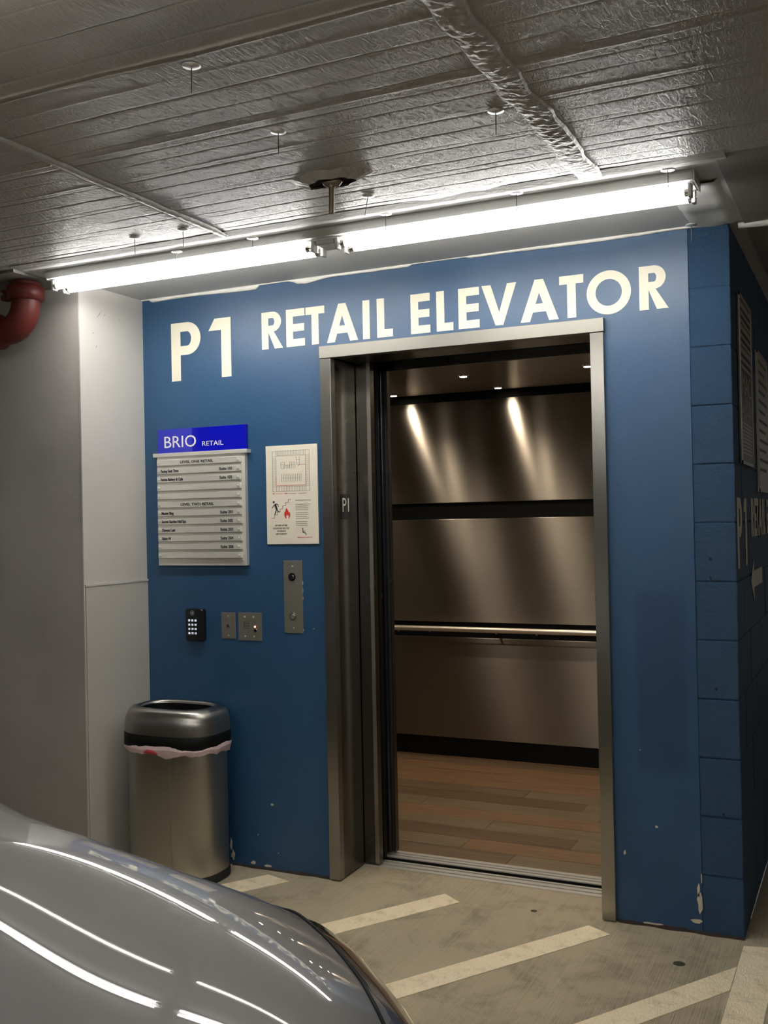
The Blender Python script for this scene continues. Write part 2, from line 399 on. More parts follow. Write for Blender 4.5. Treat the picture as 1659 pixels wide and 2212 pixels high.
# rough foot of the wall: grout and chips
def flake(name, cx, cz, w_, h_, mat, parent, fmap_y=-.0012, seed=0, n=11):
    r_ = random.Random(seed); c = []
    for i in range(n):
        a = 2 * math.pi * i / n; q = r_.uniform(.55, 1.1); c.append((w_ / 2 * q * math.cos(a), h_ / 2 * q * math.sin(a)))
    return shape(name, [c], .0008, mat, parent, plane_map('front', cx, fmap_y, cz))
CHIP = plain('bare_plaster_chip', srgb(205, 195, 175), .8)
for i, (cx, cz, a, b) in enumerate([(-1.873, .274, .016, .012), (-1.944, .14, .007, .007), (-1.846, .074, .006, .005), (-.289, .353, .014, .010), (-.402, .251, .010, .022), (-.146, .105, .020, .075), (-.150, .150, .010, .06), (-.139, .19, .006, .05), (-2.08, .085, .014, .06), (-2.07, .04, .022, .05),
        (-.30, .008, .09, .012), (-.158, .04, .05, .016), (-1.657, 1.015, .008, .005), (-1.90, .014, .05, .012), (-2.52 + .55, .02, .03, .016), (-.34, .62, .004, .004)]):
    flake('paint_chip', cx, cz, a, b, CHIP, wall_back, seed=i)
DIRT = plain('dark_floor_joint_dirt', (.035, .022, .016, 1), .9, bump=(70, .8, .01))
for (a, b_) in ((-2.07, -1.60), (-.43, 0.0)):
    n_ = int((b_ - a) / .02); rings = []
    for i in range(n_ + 1):
        x = a + (b_ - a) * i / n_; d = .012 + .009 * noise.noise((x * 14, 3, 0)); hh = .006 + .009 * abs(noise.noise((x * 17, 7, 0)))
        rings.append([(x, .002, -.001), (x, -d, -.001), (x, -d * .6, hh * .5), (x, -.001, hh), (x, .002, hh)])
    B().loft(rings, smooth=False).build('joint_dirt', DIRT, wall_back)
# small holes in corner blocks
for cx, cz in ((-.085, 1.297), (-.086, 1.232), (-.075, .85), (-.06, .42)):
    flake('block_hole', cx, cz, .010, .014, DARKV, wr, -.0006, seed=int(cz * 100))

# ---------------- ceiling insulation boards
CE_EDGE = -.755; CB = 2.44
grooves = [(-.774, .0), (-.815, .003), (-.87, .002), (-.949, .0045), (-.985, .002), (-1.052, .005), (-1.144, .003), (-1.17, .002), (-1.25, .005), (-1.334, .004), (-1.36, -.002), (-1.44, .002), (-1.506, .005), (-1.545, -.004), (-1.582, .005), (-1.66, .002), (-1.743, .006), (-1.83, -.002), (-1.915, -.010), (-1.935, -.012), (-1.99, .003), (-2.10, .005), (-2.22, .004), (-2.35, .003), (-2.5, .004)]
def wob(x, y0): return .006 * noise.noise((x * 1.3, y0 * 7, 0)) + .003 * noise.noise((x * 6, y0 * 7, 4))
def ceil_panel(x0, x1, y0, y1, seed):
    ys = set([y1, y0])
    for gy, dep in grooves:
        if y0 < gy < y1:
            for o_ in (-.022, -.009, -.004, -.002, 0, .002, .004, .009, .022): ys.add(gy + o_)
    y = y1
    while y > y0: ys.add(y); y -= .05
    ys = sorted(q for q in ys if y0 <= q <= y1)
    flt = [ys[0]]
    for q in ys[1:]:
        if q - flt[-1] > .0015: flt.append(q)
    ys = flt
    nx = max(2, int((x1 - x0) / .03)); xs = [x0 + (x1 - x0) * i / nx for i in range(nx + 1)]
    vs = []
    for y in ys:
        for x in xs:
            z = CB + .0025 * noise.noise((x * 2.1, y * 2.7, seed)) + .0012 * noise.noise((x * 14, y * 14, seed))
            dy = 0
            for gy, dep in grooves:
                d = y - gy; dep = dep if dep < .004 or dep > .0055 else dep * .9
                if abs(d) < .03:
                    amp = dep * .42 * (.6 + 1.1 * noise.noise((x * 2.5 + gy * 31, gy * 9, 1)))
                    z += 1.5 * amp * math.exp(-(d / .0025) ** 2) - .10 * amp * math.exp(-((d - .010) / .006) ** 2); dy = wob(x, gy)
            e = min(x - x0, x1 - x)
            if e < .03: z += .006 * (1 - e / .03)
            vs.append((x, y + dy, z))
    n = len(xs); m_ = len(ys)
    b = B(); b.add(vs, [(j * n + i, (j + 1) * n + i, (j + 1) * n + i + 1, j * n + i + 1) for j in range(m_ - 1) for i in range(nx)], True)
    # edge down to slab
    top = [(xs[i], ys[-1] + .0, H) for i in range(n)]; fr = [vs[(m_ - 1) * n + i] for i in range(n)]
    b.add(fr + top, [(i, i + 1, n + i + 1, n + i) for i in range(nx)])
    return b.build('ceiling_panel', CEIL, ce)
bx = [-6.5, -5.22, -4.0, -2.778, -1.556, -.30, .92, 2.14, 3.36, 4.6]
# ceiling object's origin is offset, so parts get the inverse
for i in range(len(bx) - 1):
    o = ceil_panel(bx[i], bx[i + 1], -7.9 if not (-3 < bx[i] < 1) else -7.9, CE_EDGE, i * 3.1); o.matrix_parent_inverse = Matrix.Translation(-ce.location)
# crumpled tape over the right-hand seam, smooth batten over the left one
def strip(cx, y0, y1, wd, amp, sd, name, mat):
    ny = int((y1 - y0) / .012); nx = 10; vs = []
    for j in range(ny + 1):
        y = y0 + (y1 - y0) * j / ny
        sway = amp * 1.6 * noise.noise((y * 6, sd, 0)); al = amp * (.35 + 1.5 * abs(noise.noise((y * 4.3, 9, sd)))) * (min(1, (y1 - y) / .35) if amp > .01 else 1)
        for i in range(nx + 1):
            u = i / nx * 2 - 1; x = cx + sway + u * wd / 2 * (1 + (amp * 12) * noise.noise((y * 16, i // 6, sd)))
            edge = 1 - abs(u) ** 3
            z = CB - .004 - (al * 1.2 * abs(noise.noise((x * 22 + y * 30, y * 22, sd))) + al * .8 * abs(noise.noise((x * 90 + y * 60, y * 70, sd)))) * edge - .0035 * edge
            if abs(u) > .99: z = CB + .004
            vs.append((x, y, z))
    n = nx + 1
    o = B().add(vs, [(j * n + i, (j + 1) * n + i, (j + 1) * n + i + 1, j * n + i + 1) for j in range(ny) for i in range(nx)], amp < .01).build(name, mat, ce)
    o.matrix_parent_inverse = Matrix.Translation(-ce.location)
strip(-.297, -2.6, CE_EDGE + .01, .082, .011, 2, 'crumpled_tape_strip', TAPE)
strip(-1.555, -3.2, CE_EDGE + .01, .028, .003, 5, 'seam_tape_strip', TAPE)
strip(.915, -3.2, CE_EDGE, .04, .004, 8, 'seam_tape_strip', TAPE)
# edge flashing strip of the insulation in front of the light
rings = []
for i in range(81):
    x = -2.5 + 2.58 * i / 80; q = .004 * noise.noise((x * 5, 0, 9))
    rings.append([(x, CE_EDGE - .028 + q * 1.5, CB - .0015), (x, CE_EDGE + .02, CB - .004 + q * .4), (x, CE_EDGE + .045, CB - .002), (x, CE_EDGE + .045, H), (x, CE_EDGE - .02, H)])
o = B().loft(rings, smooth=False).build('edge_flashing', plain('pale_foil_flashing', (.30, .29, .27, 1), .65, bump=(50, .4, .006)), ce); o.matrix_parent_inverse = Matrix.Translation(-ce.location)
# darker slab area on the right, past the wall corner, and a strip beam
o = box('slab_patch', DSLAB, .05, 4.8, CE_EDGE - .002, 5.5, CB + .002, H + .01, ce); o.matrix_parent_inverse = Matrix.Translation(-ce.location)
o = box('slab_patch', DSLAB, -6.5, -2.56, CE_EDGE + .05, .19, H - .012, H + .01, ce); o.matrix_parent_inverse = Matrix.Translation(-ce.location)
o = B().tube([(.03, .02, H - .012), (.3, .0, H - .018), (.8, .01, H - .02), (1.6, 0, H - .018)], [.012, .022, .02, .018], 8).build('mortar_ridge', SLAB, ce); o.matrix_parent_inverse = Matrix.Translation(-ce.location)
# wrapped white end of the soffit at the wall corner
rings = []
for j in range(15):
    y = -.50 + .50 * j / 14
    rg = []
    for i in range(9):
        u = i / 8; x = -.13 + .165 * u; z = H - .006 - .014 * abs(noise.noise((x * 9 + y * 5, y * 6, 2))) * (1 if 0 < i < 8 else .3) + (.010 if i in (0, 8) else 0)
        rg.append((x, y, z))
    rings.append(rg)
o = B().loft(rings, closed=False, caps=(False, False), smooth=True).build('wrapped_soffit_end', plain('white_wrap_sheet', (.58, .575, .55, 1), .4), ce); o.matrix_parent_inverse = Matrix.Translation(-ce.location)

# ================================================================== LIGHT FIXTURES
def fixture(x0, x1, y, label, group='fluorescent strip lights under the ceiling', zt=H, glow=None, tubes=(-.034, .034)):
    glow = glow or TUBEM
    L = x1 - x0; t = thing('strip_light', label, 'light', group, (x0, y, zt))
    hb = B().box(0, L, -.062, .062, -.030, 0); hb.add([(0, -.062, -.030), (L, -.062, -.030), (L, -.085, -.012), (0, -.085, -.012)], [(0, 1, 2, 3), (3, 2, 1, 0)])
    hb.build('housing', FIXM, t, bevel=.002)
    B().box(.002, L - .002, -.040, .040, -.036, -.0295).build('cover_channel', WHITE, t, bevel=.002)
    m = L / 2
    for yy in tubes:
        for a, b in ((.028, m - .075), (m + .075, L - .028)):
            B().cyl((a, yy, -.056), (b, yy, -.056), .0131, n=24).build('tube', glow, t)
            for e0, e1 in ((a - .014, a), (b, b + .014)):
                B().cyl((e0, yy, -.056), (e1, yy, -.056), .0135, n=16).build('tube_cap', CHROME, t)
                B().cyl((e0 + (-.012 if e0 < a else .002), yy, -.056), (e0 + (.002 if e0 < a else .026), yy, -.056), .003, n=8).build('pin', CHROME, t)
    for xx in (.006, m - .052, m + .040, L - .018):
        for yy in tubes:
            B().box(xx, xx + .012, yy - .014, yy + .014, -.074, -.034).build('socket', SOCK, t, bevel=.003)
    B().box(m - .035, m + .035, -.042, .042, -.052, -.034).build('junction_plate', SOCK, t, bevel=.004)
    B().box(-.004, .0, -.062, .062, -.034, 0).build('end_cap', FIXM, t); B().box(L, L + .004, -.062, .062, -.034, 0).build('end_cap', FIXM, t)
    return t
fixture(-2.474, -.026, -.555, 'twin-tube fluorescent strip light mounted above the blue wall lettering')
fixture(-2.02, .41, -2.44, 'second twin-tube strip light, on the ceiling above the parked car', zt=CB, glow=emit('dim_fluorescent_glow', (1, .98, .86, 1), TUBE * .38), tubes=(0,))
fixture(-2.0, .43, -3.02, 'third twin-tube strip light, on the ceiling nearest the camera', zt=CB, glow=emit('middle_fluorescent_glow', (1, .95, .91, 1), TUBE * .5))
fixture(-2.0, .43, -5.4, 'added twin-tube fill light, unseen on the ceiling behind the camera', zt=CB)  # unseen fixture added behind the camera to supply ambient light
fixture(1.2, 3.6, -5.4, 'added twin-tube fill light, unseen far behind the camera on the right', zt=CB)  # another added fixture out of view, fills in the garage ambient

# insulation pins
PINS = [(-.877, -1.877, 0, .03), (-.909, -1.466, 0, .0), (-.379, -1.332, 0, 0), (-.938, -.894, 0, .25), (-1.638, -.872, 0, 0), (-1.837, -.874, 0, 0),
        (-.971, -.700, 1, 0), (-.532, -.700, 1, 0), (-.084, -.690, 1, 0), (-1.828, -.65, 1, .3), (-1.496, -.665, 1, 0), (-.104, -.139, 1, 0)]
PLAB = ['pin alone near the top of the picture', 'pin left of the sprinkler stub, midway up the ceiling', 'pin just left of the crumpled tape seam',
        'leaning pin just right of the sprinkler stub', 'pin above the left tube, beside the seam', 'pin furthest left, above the left tube',
        'pin at the flashing edge near the fixture middle', 'pin at the flashing edge over the right tube', 'pin at the right end of the strip light', 'bent pin over the left tube', 'pin at the flashing edge over the left tube', 'pin above the painted blocks']
dsc = B(); n = 24; dv = [(0, 0, -.0035)] + [(.0075 * math.cos(2 * math.pi * i / n), .0075 * math.sin(2 * math.pi * i / n), -.003) for i in range(n)] + [(.020 * math.cos(2 * math.pi * i / n), .020 * math.sin(2 * math.pi * i / n), -.0012) for i in range(n)] + [(.020 * math.cos(2 * math.pi * i / n), .020 * math.sin(2 * math.pi * i / n), 0) for i in range(n)]
df = [(0, 1 + (i + 1) % n, 1 + i) for i in range(n)]
for k in (1, 1 + n): df += [(k + i, k + (i + 1) % n, k + n + (i + 1) % n, k + n + i) for i in range(n)]
dsc.add(dv, df, True)
dme = None; pme = None
for (x, y, on, lean), lb in zip(PINS, PLAB):
    t = thing('insulation_pin', 'round zinc washer and steel ' + lb, 'pin', 'insulation pins in the ceiling', (x, y, (CB if not on else H - (0.013 if y < -.6 else .03)) - .002))
    if dme is None:
        dme = dsc.build('washer', ZINC, t).data
        pme = B().cyl((0, 0, -.002), (0, 0, -.058), .0014, .0010, 8).build('spike', PINM, t); pme = pme.data
        kids = t.children[:]
    else:
        link('washer', dme, t); link('spike', pme, t)
    for c_ in t.children:
        if c_.name.startswith('spike'): c_.rotation_euler = (lean * .3, lean, 0)
# sprinkler stub
t = thing('sprinkler_stub', 'short brown pipe stub with tee poking through a torn hole in the ceiling', 'sprinkler', loc=(-.955, -1.095, CB))
hole = [(-.075, -.01), (-.045, .035), (.01, .05), (.06, .03), (.085, -.012), (.03, -.03), (-.03, -.034)]
shape('torn_hole', [hole], .002, DARKV, t, lambda x, y, z: (x, y, z - .006))
fr = []
for k in range(24):
    a = 2 * math.pi * k / 24; rr = .075 + .02 * noise.noise((math.cos(a) * 2, math.sin(a) * 2, 0)); fr.append((rr * 1.25 * math.cos(a), rr * .7 * math.sin(a), -.004)); 
inner = [(p[0] * .78, p[1] * .72 + .004, -.016 - .01 * abs(noise.noise((p[0] * 30, p[1] * 30, 1)))) for p in fr]; outer = [(p[0] * 1.35, p[1] * 1.3, .001) for p in fr]
b = B(); b.add(outer + inner, [(i, (i + 1) % 24, 24 + (i + 1) % 24, 24 + i) for i in range(24)], False); b.build('puckered_foil', CEIL, t)
B().tube([(-.024, 0, -.008), (-.016, 0, -.014), (.018, 0, -.014), (.026, 0, -.008)], [.010, .016, .016, .012], 14).build('tee_fitting', BRASS, t)
B().cyl((0, 0, -.012), (-.003, 0, -.105), .0085, .0080, 18).build('drop_pipe', BRASS, t)
B().cyl((0, 0, -.018), (0, 0, -.032), .0125, .0115, 8).build('hex_collar', BRASS, t)

# ================================================================== RED PIPE
t = thing('fire_pipe_elbow', 'red fire main elbow with bolted couplings hanging at the upper left corner', 'pipe', loc=(-2.64, -.56, H - .0145))
pr = .057
el = [(0, 0, 0), (0, 0, -.06), (0, 0, -.085)] + [(-.10 + .10 * math.cos(R(a)), 0, -.085 - .10 * math.sin(R(a))) for a in range(10, 91, 10)] + [(-.16, 0, -.185)]
B().tube(el, pr, 28).build('elbow', RED, t)
B().tube([(-.15, 0, -.185), (-1.2, 0, -.185)], pr, 28).build('pipe_run', RED, t)
for nm, a, b_ in (('coupling', (0, 0, -.015), (0, 0, -.075)), ('coupling', (-.135, 0, -.185), (-.195, 0, -.185))):
    a = Vector(a); b_ = Vector(b_); d = (b_ - a)
    B().tube([a, a + d * .1, a + d * .9, b_], [pr + .006, pr + .016, pr + .016, pr + .006], 28).build(nm, RED, t)
    side = Vector((-.088, -.01, 0)) if d.x == 0 else Vector((0, -.088, .0))
    m_ = (a + b_) / 2
    B().box(m_.x + side.x - .02, m_.x + side.x + .02, m_.y + side.y - .02, m_.y + side.y + .02, m_.z - .022, m_.z + .022).build('lug', RED, t, bevel=.006)
    B().cyl(m_ + side + Vector((0, -.035, 0)), m_ + side + Vector((0, .02, 0)), .008, n=6).build('bolt', BOLT, t)

# ================================================================== WALL LETTERING
def lettering(name, label, items, z0, Hh, t_, y=-.0006, kind='front', x=None):
    root = thing(name, label, 'lettering', loc=(items[0][1], 0, z0) if kind == 'front' else (0, items[0][1], z0))
    for ch, a, b in items:
        W = b - a; st = min(t_, W) if ch != 'I' else W
        fm = plane_map('front', a - items[0][1], y, 0) if kind == 'front' else plane_map('side', .0025, a - items[0][1], 0)
        shape('letter', glyph(ch, W, Hh, st), .0006, LETTER, root, fm)
    return root
lettering('wall_lettering', 'cream capitals RETAIL ELEVATOR painted over the lift doorway', [('R', -1.879, -1.776), ('E', -1.760, -1.672), ('T', -1.667, -1.579), ('A', -1.569, -1.427), ('I', -1.405, -1.374), ('L', -1.342, -1.273),
    ('E', -1.195, -1.113), ('L', -1.086, -1.017), ('E', -.995, -.910), ('V', -.900, -.762), ('A', -.748, -.602), ('T', -.598, -.508), ('O', -.497, -.337), ('R', -.308, -.207)], 2.180, .155, .0325)
lettering('wall_lettering', 'largest cream P1 on the blue wall, left of the word RETAIL', [('P', -2.345, -2.190), ('1', -2.148, -2.034)], 2.081, .254, .049)

# ================================================================== DIRECTORY SIGN
t = thing('directory_sign', 'brushed metal tenant directory with blue BRIO RETAIL header on the blue wall', 'sign', loc=(-2.19, 0, 1.275))
ox, oz = 2.19, -1.275
def tb(nm, mat, x0, x1, y0, y1, z0, z1, bevel=0, parent=None): return B().box(x0 + ox, x1 + ox, y0, y1, z0 + oz, z1 + oz).build(nm, mat, parent or t, bevel=bevel)
tb('back_panel', SIGNW, -2.418, -1.962, -.022, 0, 1.275, 1.752, .001)
tb('header_panel', SIGNB, -2.417, -1.958, -.016, 0, 1.764, 1.871, .0005)
tb('header_tint', SIGNB2, -2.4165, -2.233, -.0166, -.0155, 1.765, 1.8705)
tb('ledge', SIGNW, -2.432, -1.945, -.032, 0, 1.750, 1.766, .001)
text('header_text', 'BRIO', -2.380 + ox, 1.790 + oz, .052, WHITE, t, 'front', (0, -.0168, 0), width=.168)
text('header_text', 'RETAIL', -2.180 + ox, 1.790 + oz, .021, WHITE, t, 'front', (0, -.0168, 0), width=.108)
rows = [('', 'LEVEL ONE RETAIL', ''), ('Facing East Time', '', 'Suite 101'), ('Farine Bakery & Cafe', '', 'Suite 102'), ('', '', ''), ('', '', ''), ('', 'LEVEL TWO RETAIL', ''), ('Master Bing', '', 'Suite 201'),
        ('Secret Garden Nail Spa', '', 'Suite 202'), ('Clement Lash', '', 'Suite 203'), ('Salon 44', '', 'Suite 204'), ('', '', 'Suite 206'), ('', '', '')]
pitch = .0368
for i, (l, c, r_) in enumerate(rows):
    zt = 1.737 - i * pitch
    s_ = tb('slat', SIGNW, -2.410, -1.978, -.034, -.022, zt - .0255, zt, .0015)
    tb('slat_rail', SIGNW, -2.412, -1.976, -.026, -.021, zt - .034, zt - .0285, .001)
    for sx in (-2.399, -1.990):
        q = B().cyl((sx + ox, -.034, zt - .013 + oz), (sx + ox, -.043, zt - .013 + oz), .0045, .0038, 14); q.build('screw', SCREWM, s_)
    yy = -.0348
    if l: text('slat_text', l, -2.388 + ox, zt - .019 + oz, .0125, INK, s_, 'front', (0, yy, 0), width=.0068 * len(l) * .86, bold=.0004)
    if r_: text('slat_text', r_, -2.082 + ox, zt - .019 + oz, .0125, INK, s_, 'front', (0, yy, 0), width=.064, bold=.0004)
    if c: text('slat_text', c, -2.285 + ox, zt - .0185 + oz, .0115, INK, s_, 'front', (0, yy, 0), width=.172, bold=.0003)

# ================================================================== FIRE SIGN
t = thing('fire_plan_sign', 'ivory evacuation plan plate with stair figure, red flame and parking map', 'sign', loc=(-1.8685, 0, 1.363))
SW, SH = .246, .410
B().box(0, SW, -.006, 0, 0, SH).build('plate', PLATE, t, bevel=.0008)
yy = -.0064
def rect(b, x0, z0, x1, z1, dz=0): b.box(x0, x1, yy - .0006, yy + .0008, z0, z1)
def P_(u, v): return (u * SW, (1 - v) * SH)       # u,v measured on the plate, v from the top
def seg(b, u0, v0, u1, v1, wd=.0007):
    a, c = P_(u0, v0), P_(u1, v1); dx, dz = c[0] - a[0], c[1] - a[1]; L = math.hypot(dx, dz) or 1; nx, nz = -dz / L * wd / 2, dx / L * wd / 2
    q = [(a[0] + nx, a[1] + nz), (c[0] + nx, c[1] + nz), (c[0] - nx, c[1] - nz), (a[0] - nx, a[1] - nz)]
    b.add([(p[0], yy - .0004, p[1]) for p in q] + [(p[0], yy + .0008, p[1]) for p in q], [(0, 3, 2, 1), (0, 1, 5, 4), (1, 2, 6, 5), (2, 3, 7, 6), (3, 0, 4, 7)])
mp = B(); x0, x1, y0, y1 = .13, .85, .055, .465
for q in ((x0, y0, x1, y0), (x0, y1, x1, y1), (x0, y0, x0, y1), (x1, y0, x1, y1), (x0 + .075, y0 + .05, x1 - .075, y0 + .05), (x0 + .07, y1 - .05, x1 - .07, y1 - .05), (x0 + .075, y0 + .05, x0 + .07, y1 - .05), (x1 - .075, y0 + .05, x1 - .07, y1 - .05)): seg(mp, *q)
for i in range(19):
    u = x0 + .075 + i * (x1 - x0 - .15) / 18
    seg(mp, u, y0, u, y0 + .05, .0006); seg(mp, u, y1 - .05, u, y1, .0006)
for i in range(17):
    v = y0 + .05 + i * (y1 - y0 - .1) / 16
    seg(mp, x0, v, x0 + .07, v, .0006); seg(mp, x1 - .07, v, x1, v, .0006)
for i in range(12): seg(mp, .31 + i * .034, .29, .31 + i * .034, .37, .0008)
seg(mp, .31, .332, .69, .332)
for i in range(4): seg(mp, .47 + i * .034, .165, .47 + i * .034, .235, .0008)
for i in range(4): seg(mp, .37 + i * .03, .20, .37 + i * .03, .235, .0008)
seg(mp, .37, .20, .58, .20)
for q in ((.30, .17, .37, .17), (.30, .195, .37, .195), (.30, .17, .30, .235), (.30, .235, .35, .235), (.35, .205, .35, .235), (.37, .17, .37, .2), (.60, .12, .60, .2), (.66, .12, .66, .2), (.60, .15, .66, .15), (.60, .18, .66, .18), (.60, .2, .66, .2)): seg(mp, *q)
mp.build('floor_plan_print', INKG, t)
rd = B()
for q in ((.20, .405, .775, .405), (.775, .405, .775, .20), (.775, .20, .65, .20), (.20, .405, .20, .315), (.65, .20, .63, .215)): seg(rd, *q, .0012)
seg(rd, .13, .487, .16, .487, .003); seg(rd, .36, .487, .42, .487, .0025)
rd.build('route_print', REDI, t)
for u, s_ in ((.19, 'You are here'), (.44, 'Primary Route'), (.64, 'Secondary Route')):
    a = P_(u, .491); text('legend_text', s_, a[0], a[1], .0028, REDI if u < .3 else INKG, t, 'front', (0, yy, 0), width=.034)
# stairs
st = B(); u, v = .10, .735; n_st = 6
for i in range(n_st):
    seg(st, u, v, u + .055, v, .0012); seg(st, u + .055, v, u + .055, v - .031, .0012); u += .055; v -= .031
seg(st, u, v, u + .055, v, .0012); st.build('stair_print', INK, t)
# walking figure
fg = B()
hc = P_(.145, .572); fg.add([(hc[0], yy - .0004, hc[1])] + [(hc[0] + .0048 * math.cos(2 * math.pi * i / 16), yy - .0004, hc[1] + .0048 * math.sin(2 * math.pi * i / 16)) for i in range(16)], [(0, 1 + (i + 1) % 16, 1 + i) for i in range(16)])
seg(fg, .17, .592, .20, .645, .0088); seg(fg, .17, .592, .105, .632, .0030); seg(fg, .18, .588, .225, .598, .0034); seg(fg, .225, .598, .235, .622, .0028); seg(fg, .20, .64, .16, .70, .0042); seg(fg, .205, .64, .22, .665, .0042); seg(fg, .22, .662, .255, .675, .0036)
fg.build('figure_print', INK, t)
fa = lambda p: (lambda q: (q[0], q[1]))(P_(*p))
flame = [(.355, .722), (.345, .700), (.352, .675), (.37, .668), (.375, .650), (.395, .632), (.40, .645), (.425, .66), (.43, .68), (.45, .675), (.462, .70), (.455, .725), (.435, .742), (.428, .742), (.437, .722), (.418, .702), (.408, .712), (.40, .700), (.385, .715), (.380, .728), (.392, .742), (.375, .74)]
shape('flame_print', [[P_(*p) for p in flame]], .0004, REDI, t, plane_map('front', 0, yy, 0))
for i, s_ in enumerate(['IN CASE OF FIRE', 'ELEVATORS ARE OUT', 'OF SERVICE', 'USE STAIRWAY']):
    a = P_(.285, .818 + i * .0285); text('warning_text', s_, a[0], a[1], .0072, INK, t, 'front', (0, yy, 0), 'CENTER', xs=.80)
a = P_(.57, .563); text('instruction_text', 'EXTERIOR INSTRUCTIONS', a[0], a[1], .0034, INKG, t, 'front', (0, yy, 0), width=.072)
pr_ = B(); rr = random.Random(2)
for blk in ((.60, 4, .26), (.685, 4, .24), (.775, 3, .26)):
    for k in range(blk[1]):
        v = blk[0] + k * .0185 ; u = .57; end = .57 + blk[2] * rr.uniform(.75, 1.1)
        while u < end:
            w_ = rr.uniform(.015, .045); seg(pr_, u, v, min(u + w_, end), v, .0017); u += w_ + .008
pr_.build('instruction_print', INKG, t)
wc = B(); cc = P_(.695, .890)
ringp = [(cc[0] + .0085 * math.cos(R(a_)), yy - .0004, cc[1] + .0085 * math.sin(R(a_))) for a_ in range(100, 381, 14)]
wc.tube([(p[0], yy, p[1]) for p in ringp], .0009, 6)
hc = P_(.70, .848); wc.add([(hc[0], yy - .0005, hc[1])] + [(hc[0] + .0030 * math.cos(2 * math.pi * i / 12), yy - .0005, hc[1] + .0030 * math.sin(2 * math.pi * i / 12)) for i in range(12)], [(0, 1 + (i + 1) % 12, 1 + i) for i in range(12)])
seg(wc, .70, .858, .705, .885, .0035); seg(wc, .703, .87, .745, .872, .0018); seg(wc, .705, .885, .745, .887, .003); seg(wc, .745, .886, .765, .91, .0028)
wc.build('wheelchair_print', INK, t)
a = P_(.595, .937); text('emergency_text', 'EMERGENCY DIAL 911', a[0], a[1], .0040, REDI, t, 'front', (0, yy, 0), width=.068)

# ================================================================== CALL STATION, KEYPAD, PLATES
def screw(parent, x, y, z, r_=.0035, mat=SCREWM): return B().cyl((x, y, z), (x, y - .002, z), r_, r_ * .8, 12).build('screw', mat, parent)
t = thing('call_station', 'tall brushed steel lift call plate with keyhole and round button', 'plate', loc=(-1.7495, 0, .995))
B().box(-.0445, .0445, -.004, 0, 0, .300).build('plate', STEELP, t, bevel=.0008)
screw(t, -.002, -.004, .276); screw(t, 0, -.004, .022)
k = B().cyl((-.0035, -.003, .232), (-.0035, -.007, .232), .017, .0165, 24).build('lock_ring', GLOSSK, t)
B().cyl((-.0035, -.007, .232), (-.0035, -.012, .232), .0115, .010, 20).build('key_cylinder', CHROME, k); B().box(-.0045, -.0025, -.0126, -.0119, .227, .237).build('keyhole', DARKV, k)
k = B().cyl((-.002, -.003, .068), (-.002, -.0065, .068), .0165, .0155, 24).build('button_collar', CHROME, t)
B().cyl((-.002, -.0065, .068), (-.002, -.0095, .068), .011, .0095, 20).build('button', STEELP, k)
for zz, hh in ((.17, .012), (.14, .01), (.20, .014), (.01, .008)): B().box(.0445, .0465, -.002, 0, zz, zz + hh).build('paint_gap', CHIP, t)
# key pad
t = thing('keypad', 'black rounded access keypad with twelve lit keys and bell mark', 'keypad', loc=(-2.234, 0, .948))
def rrect(w_, h_, r_, n=6):
    c = []
    for cx, cy, a0 in ((w_ / 2 - r_, h_ - r_, 0), (-w_ / 2 + r_, h_ - r_, 90), (-w_ / 2 + r_, r_, 180), (w_ / 2 - r_, r_, 270)): c += arc(cx, cy, r_, r_, a0, a0 + 90, n)
    return c
def rbox(nm, w_, h_, r_, y0, y1, mat, parent, dx=0, dz=0, ins=.003):
    a = rrect(w_, h_, r_); b_ = [(x * (1 - 2 * ins / w_), ins + z * (1 - 2 * ins / h_)) for x, z in a]
    return B().loft([[(x + dx, y0, z + dz) for x, z in a], [(x + dx, y1 + ins, z + dz) for x, z in a], [(x + dx, y1, z + dz) for x, z in b_]]).build(nm, mat, parent)
rbox('housing', .091, .140, .011, 0, -.026, GLOSSK, t)
kb = rbox('key', .0095, .0085, .002, -.0255, -.0275, KEYM, t, -.0245, .030 + 3 * .0185, .0008)
digs = '1234567890*#'
for r_ in range(4):
    for c in range(3):
        if (r_, c) != (0, 0):
            q = link('key', kb.data, t, (c * .0165, 0, -r_ * .0185))
        text('key_mark', '123456789*0#'[r_ * 3 + c], -.0245 + c * .0165 - .002, .030 + (3 - r_) * .0185 + .0018, .0055, INK, t, 'front', (0, -.0281, 0))
bl = B().tube([(.0095 * math.cos(R(a)) - .008, -.0265, .1225 + .0095 * math.sin(R(a))) for a in range(0, 361, 20)], .0008, 6); bl.build('bell_ring_mark', SOCK, t)
shape('bell_mark', [[(-.0055, -.004), (.0055, -.004), (.0035, -.001), (.003, .003), (0, .0055), (-.003, .003), (-.0035, -.001)]], .0003, SOCK, t, plane_map('front', -.008, -.0265, .1225))
# key switch plate
t = thing('switch_plate', 'narrow steel key switch plate between the keypad and the intercom', 'plate', loc=(-2.0715, 0, .962))
B().box(-.0355, .0355, -.005, 0, 0, .112).build('plate', STEELP, t, bevel=.0012)
screw(t, 0, -.005, .096); screw(t, 0, -.005, .014)
k = B().cyl((0, -.005, .055), (0, -.008, .055), .008, .0075, 18).build('key_switch', CHROME, t); B().cyl((0, -.008, .055), (0, -.0084, .055), .0035, n=12).build('keyhole', DARKV, k)
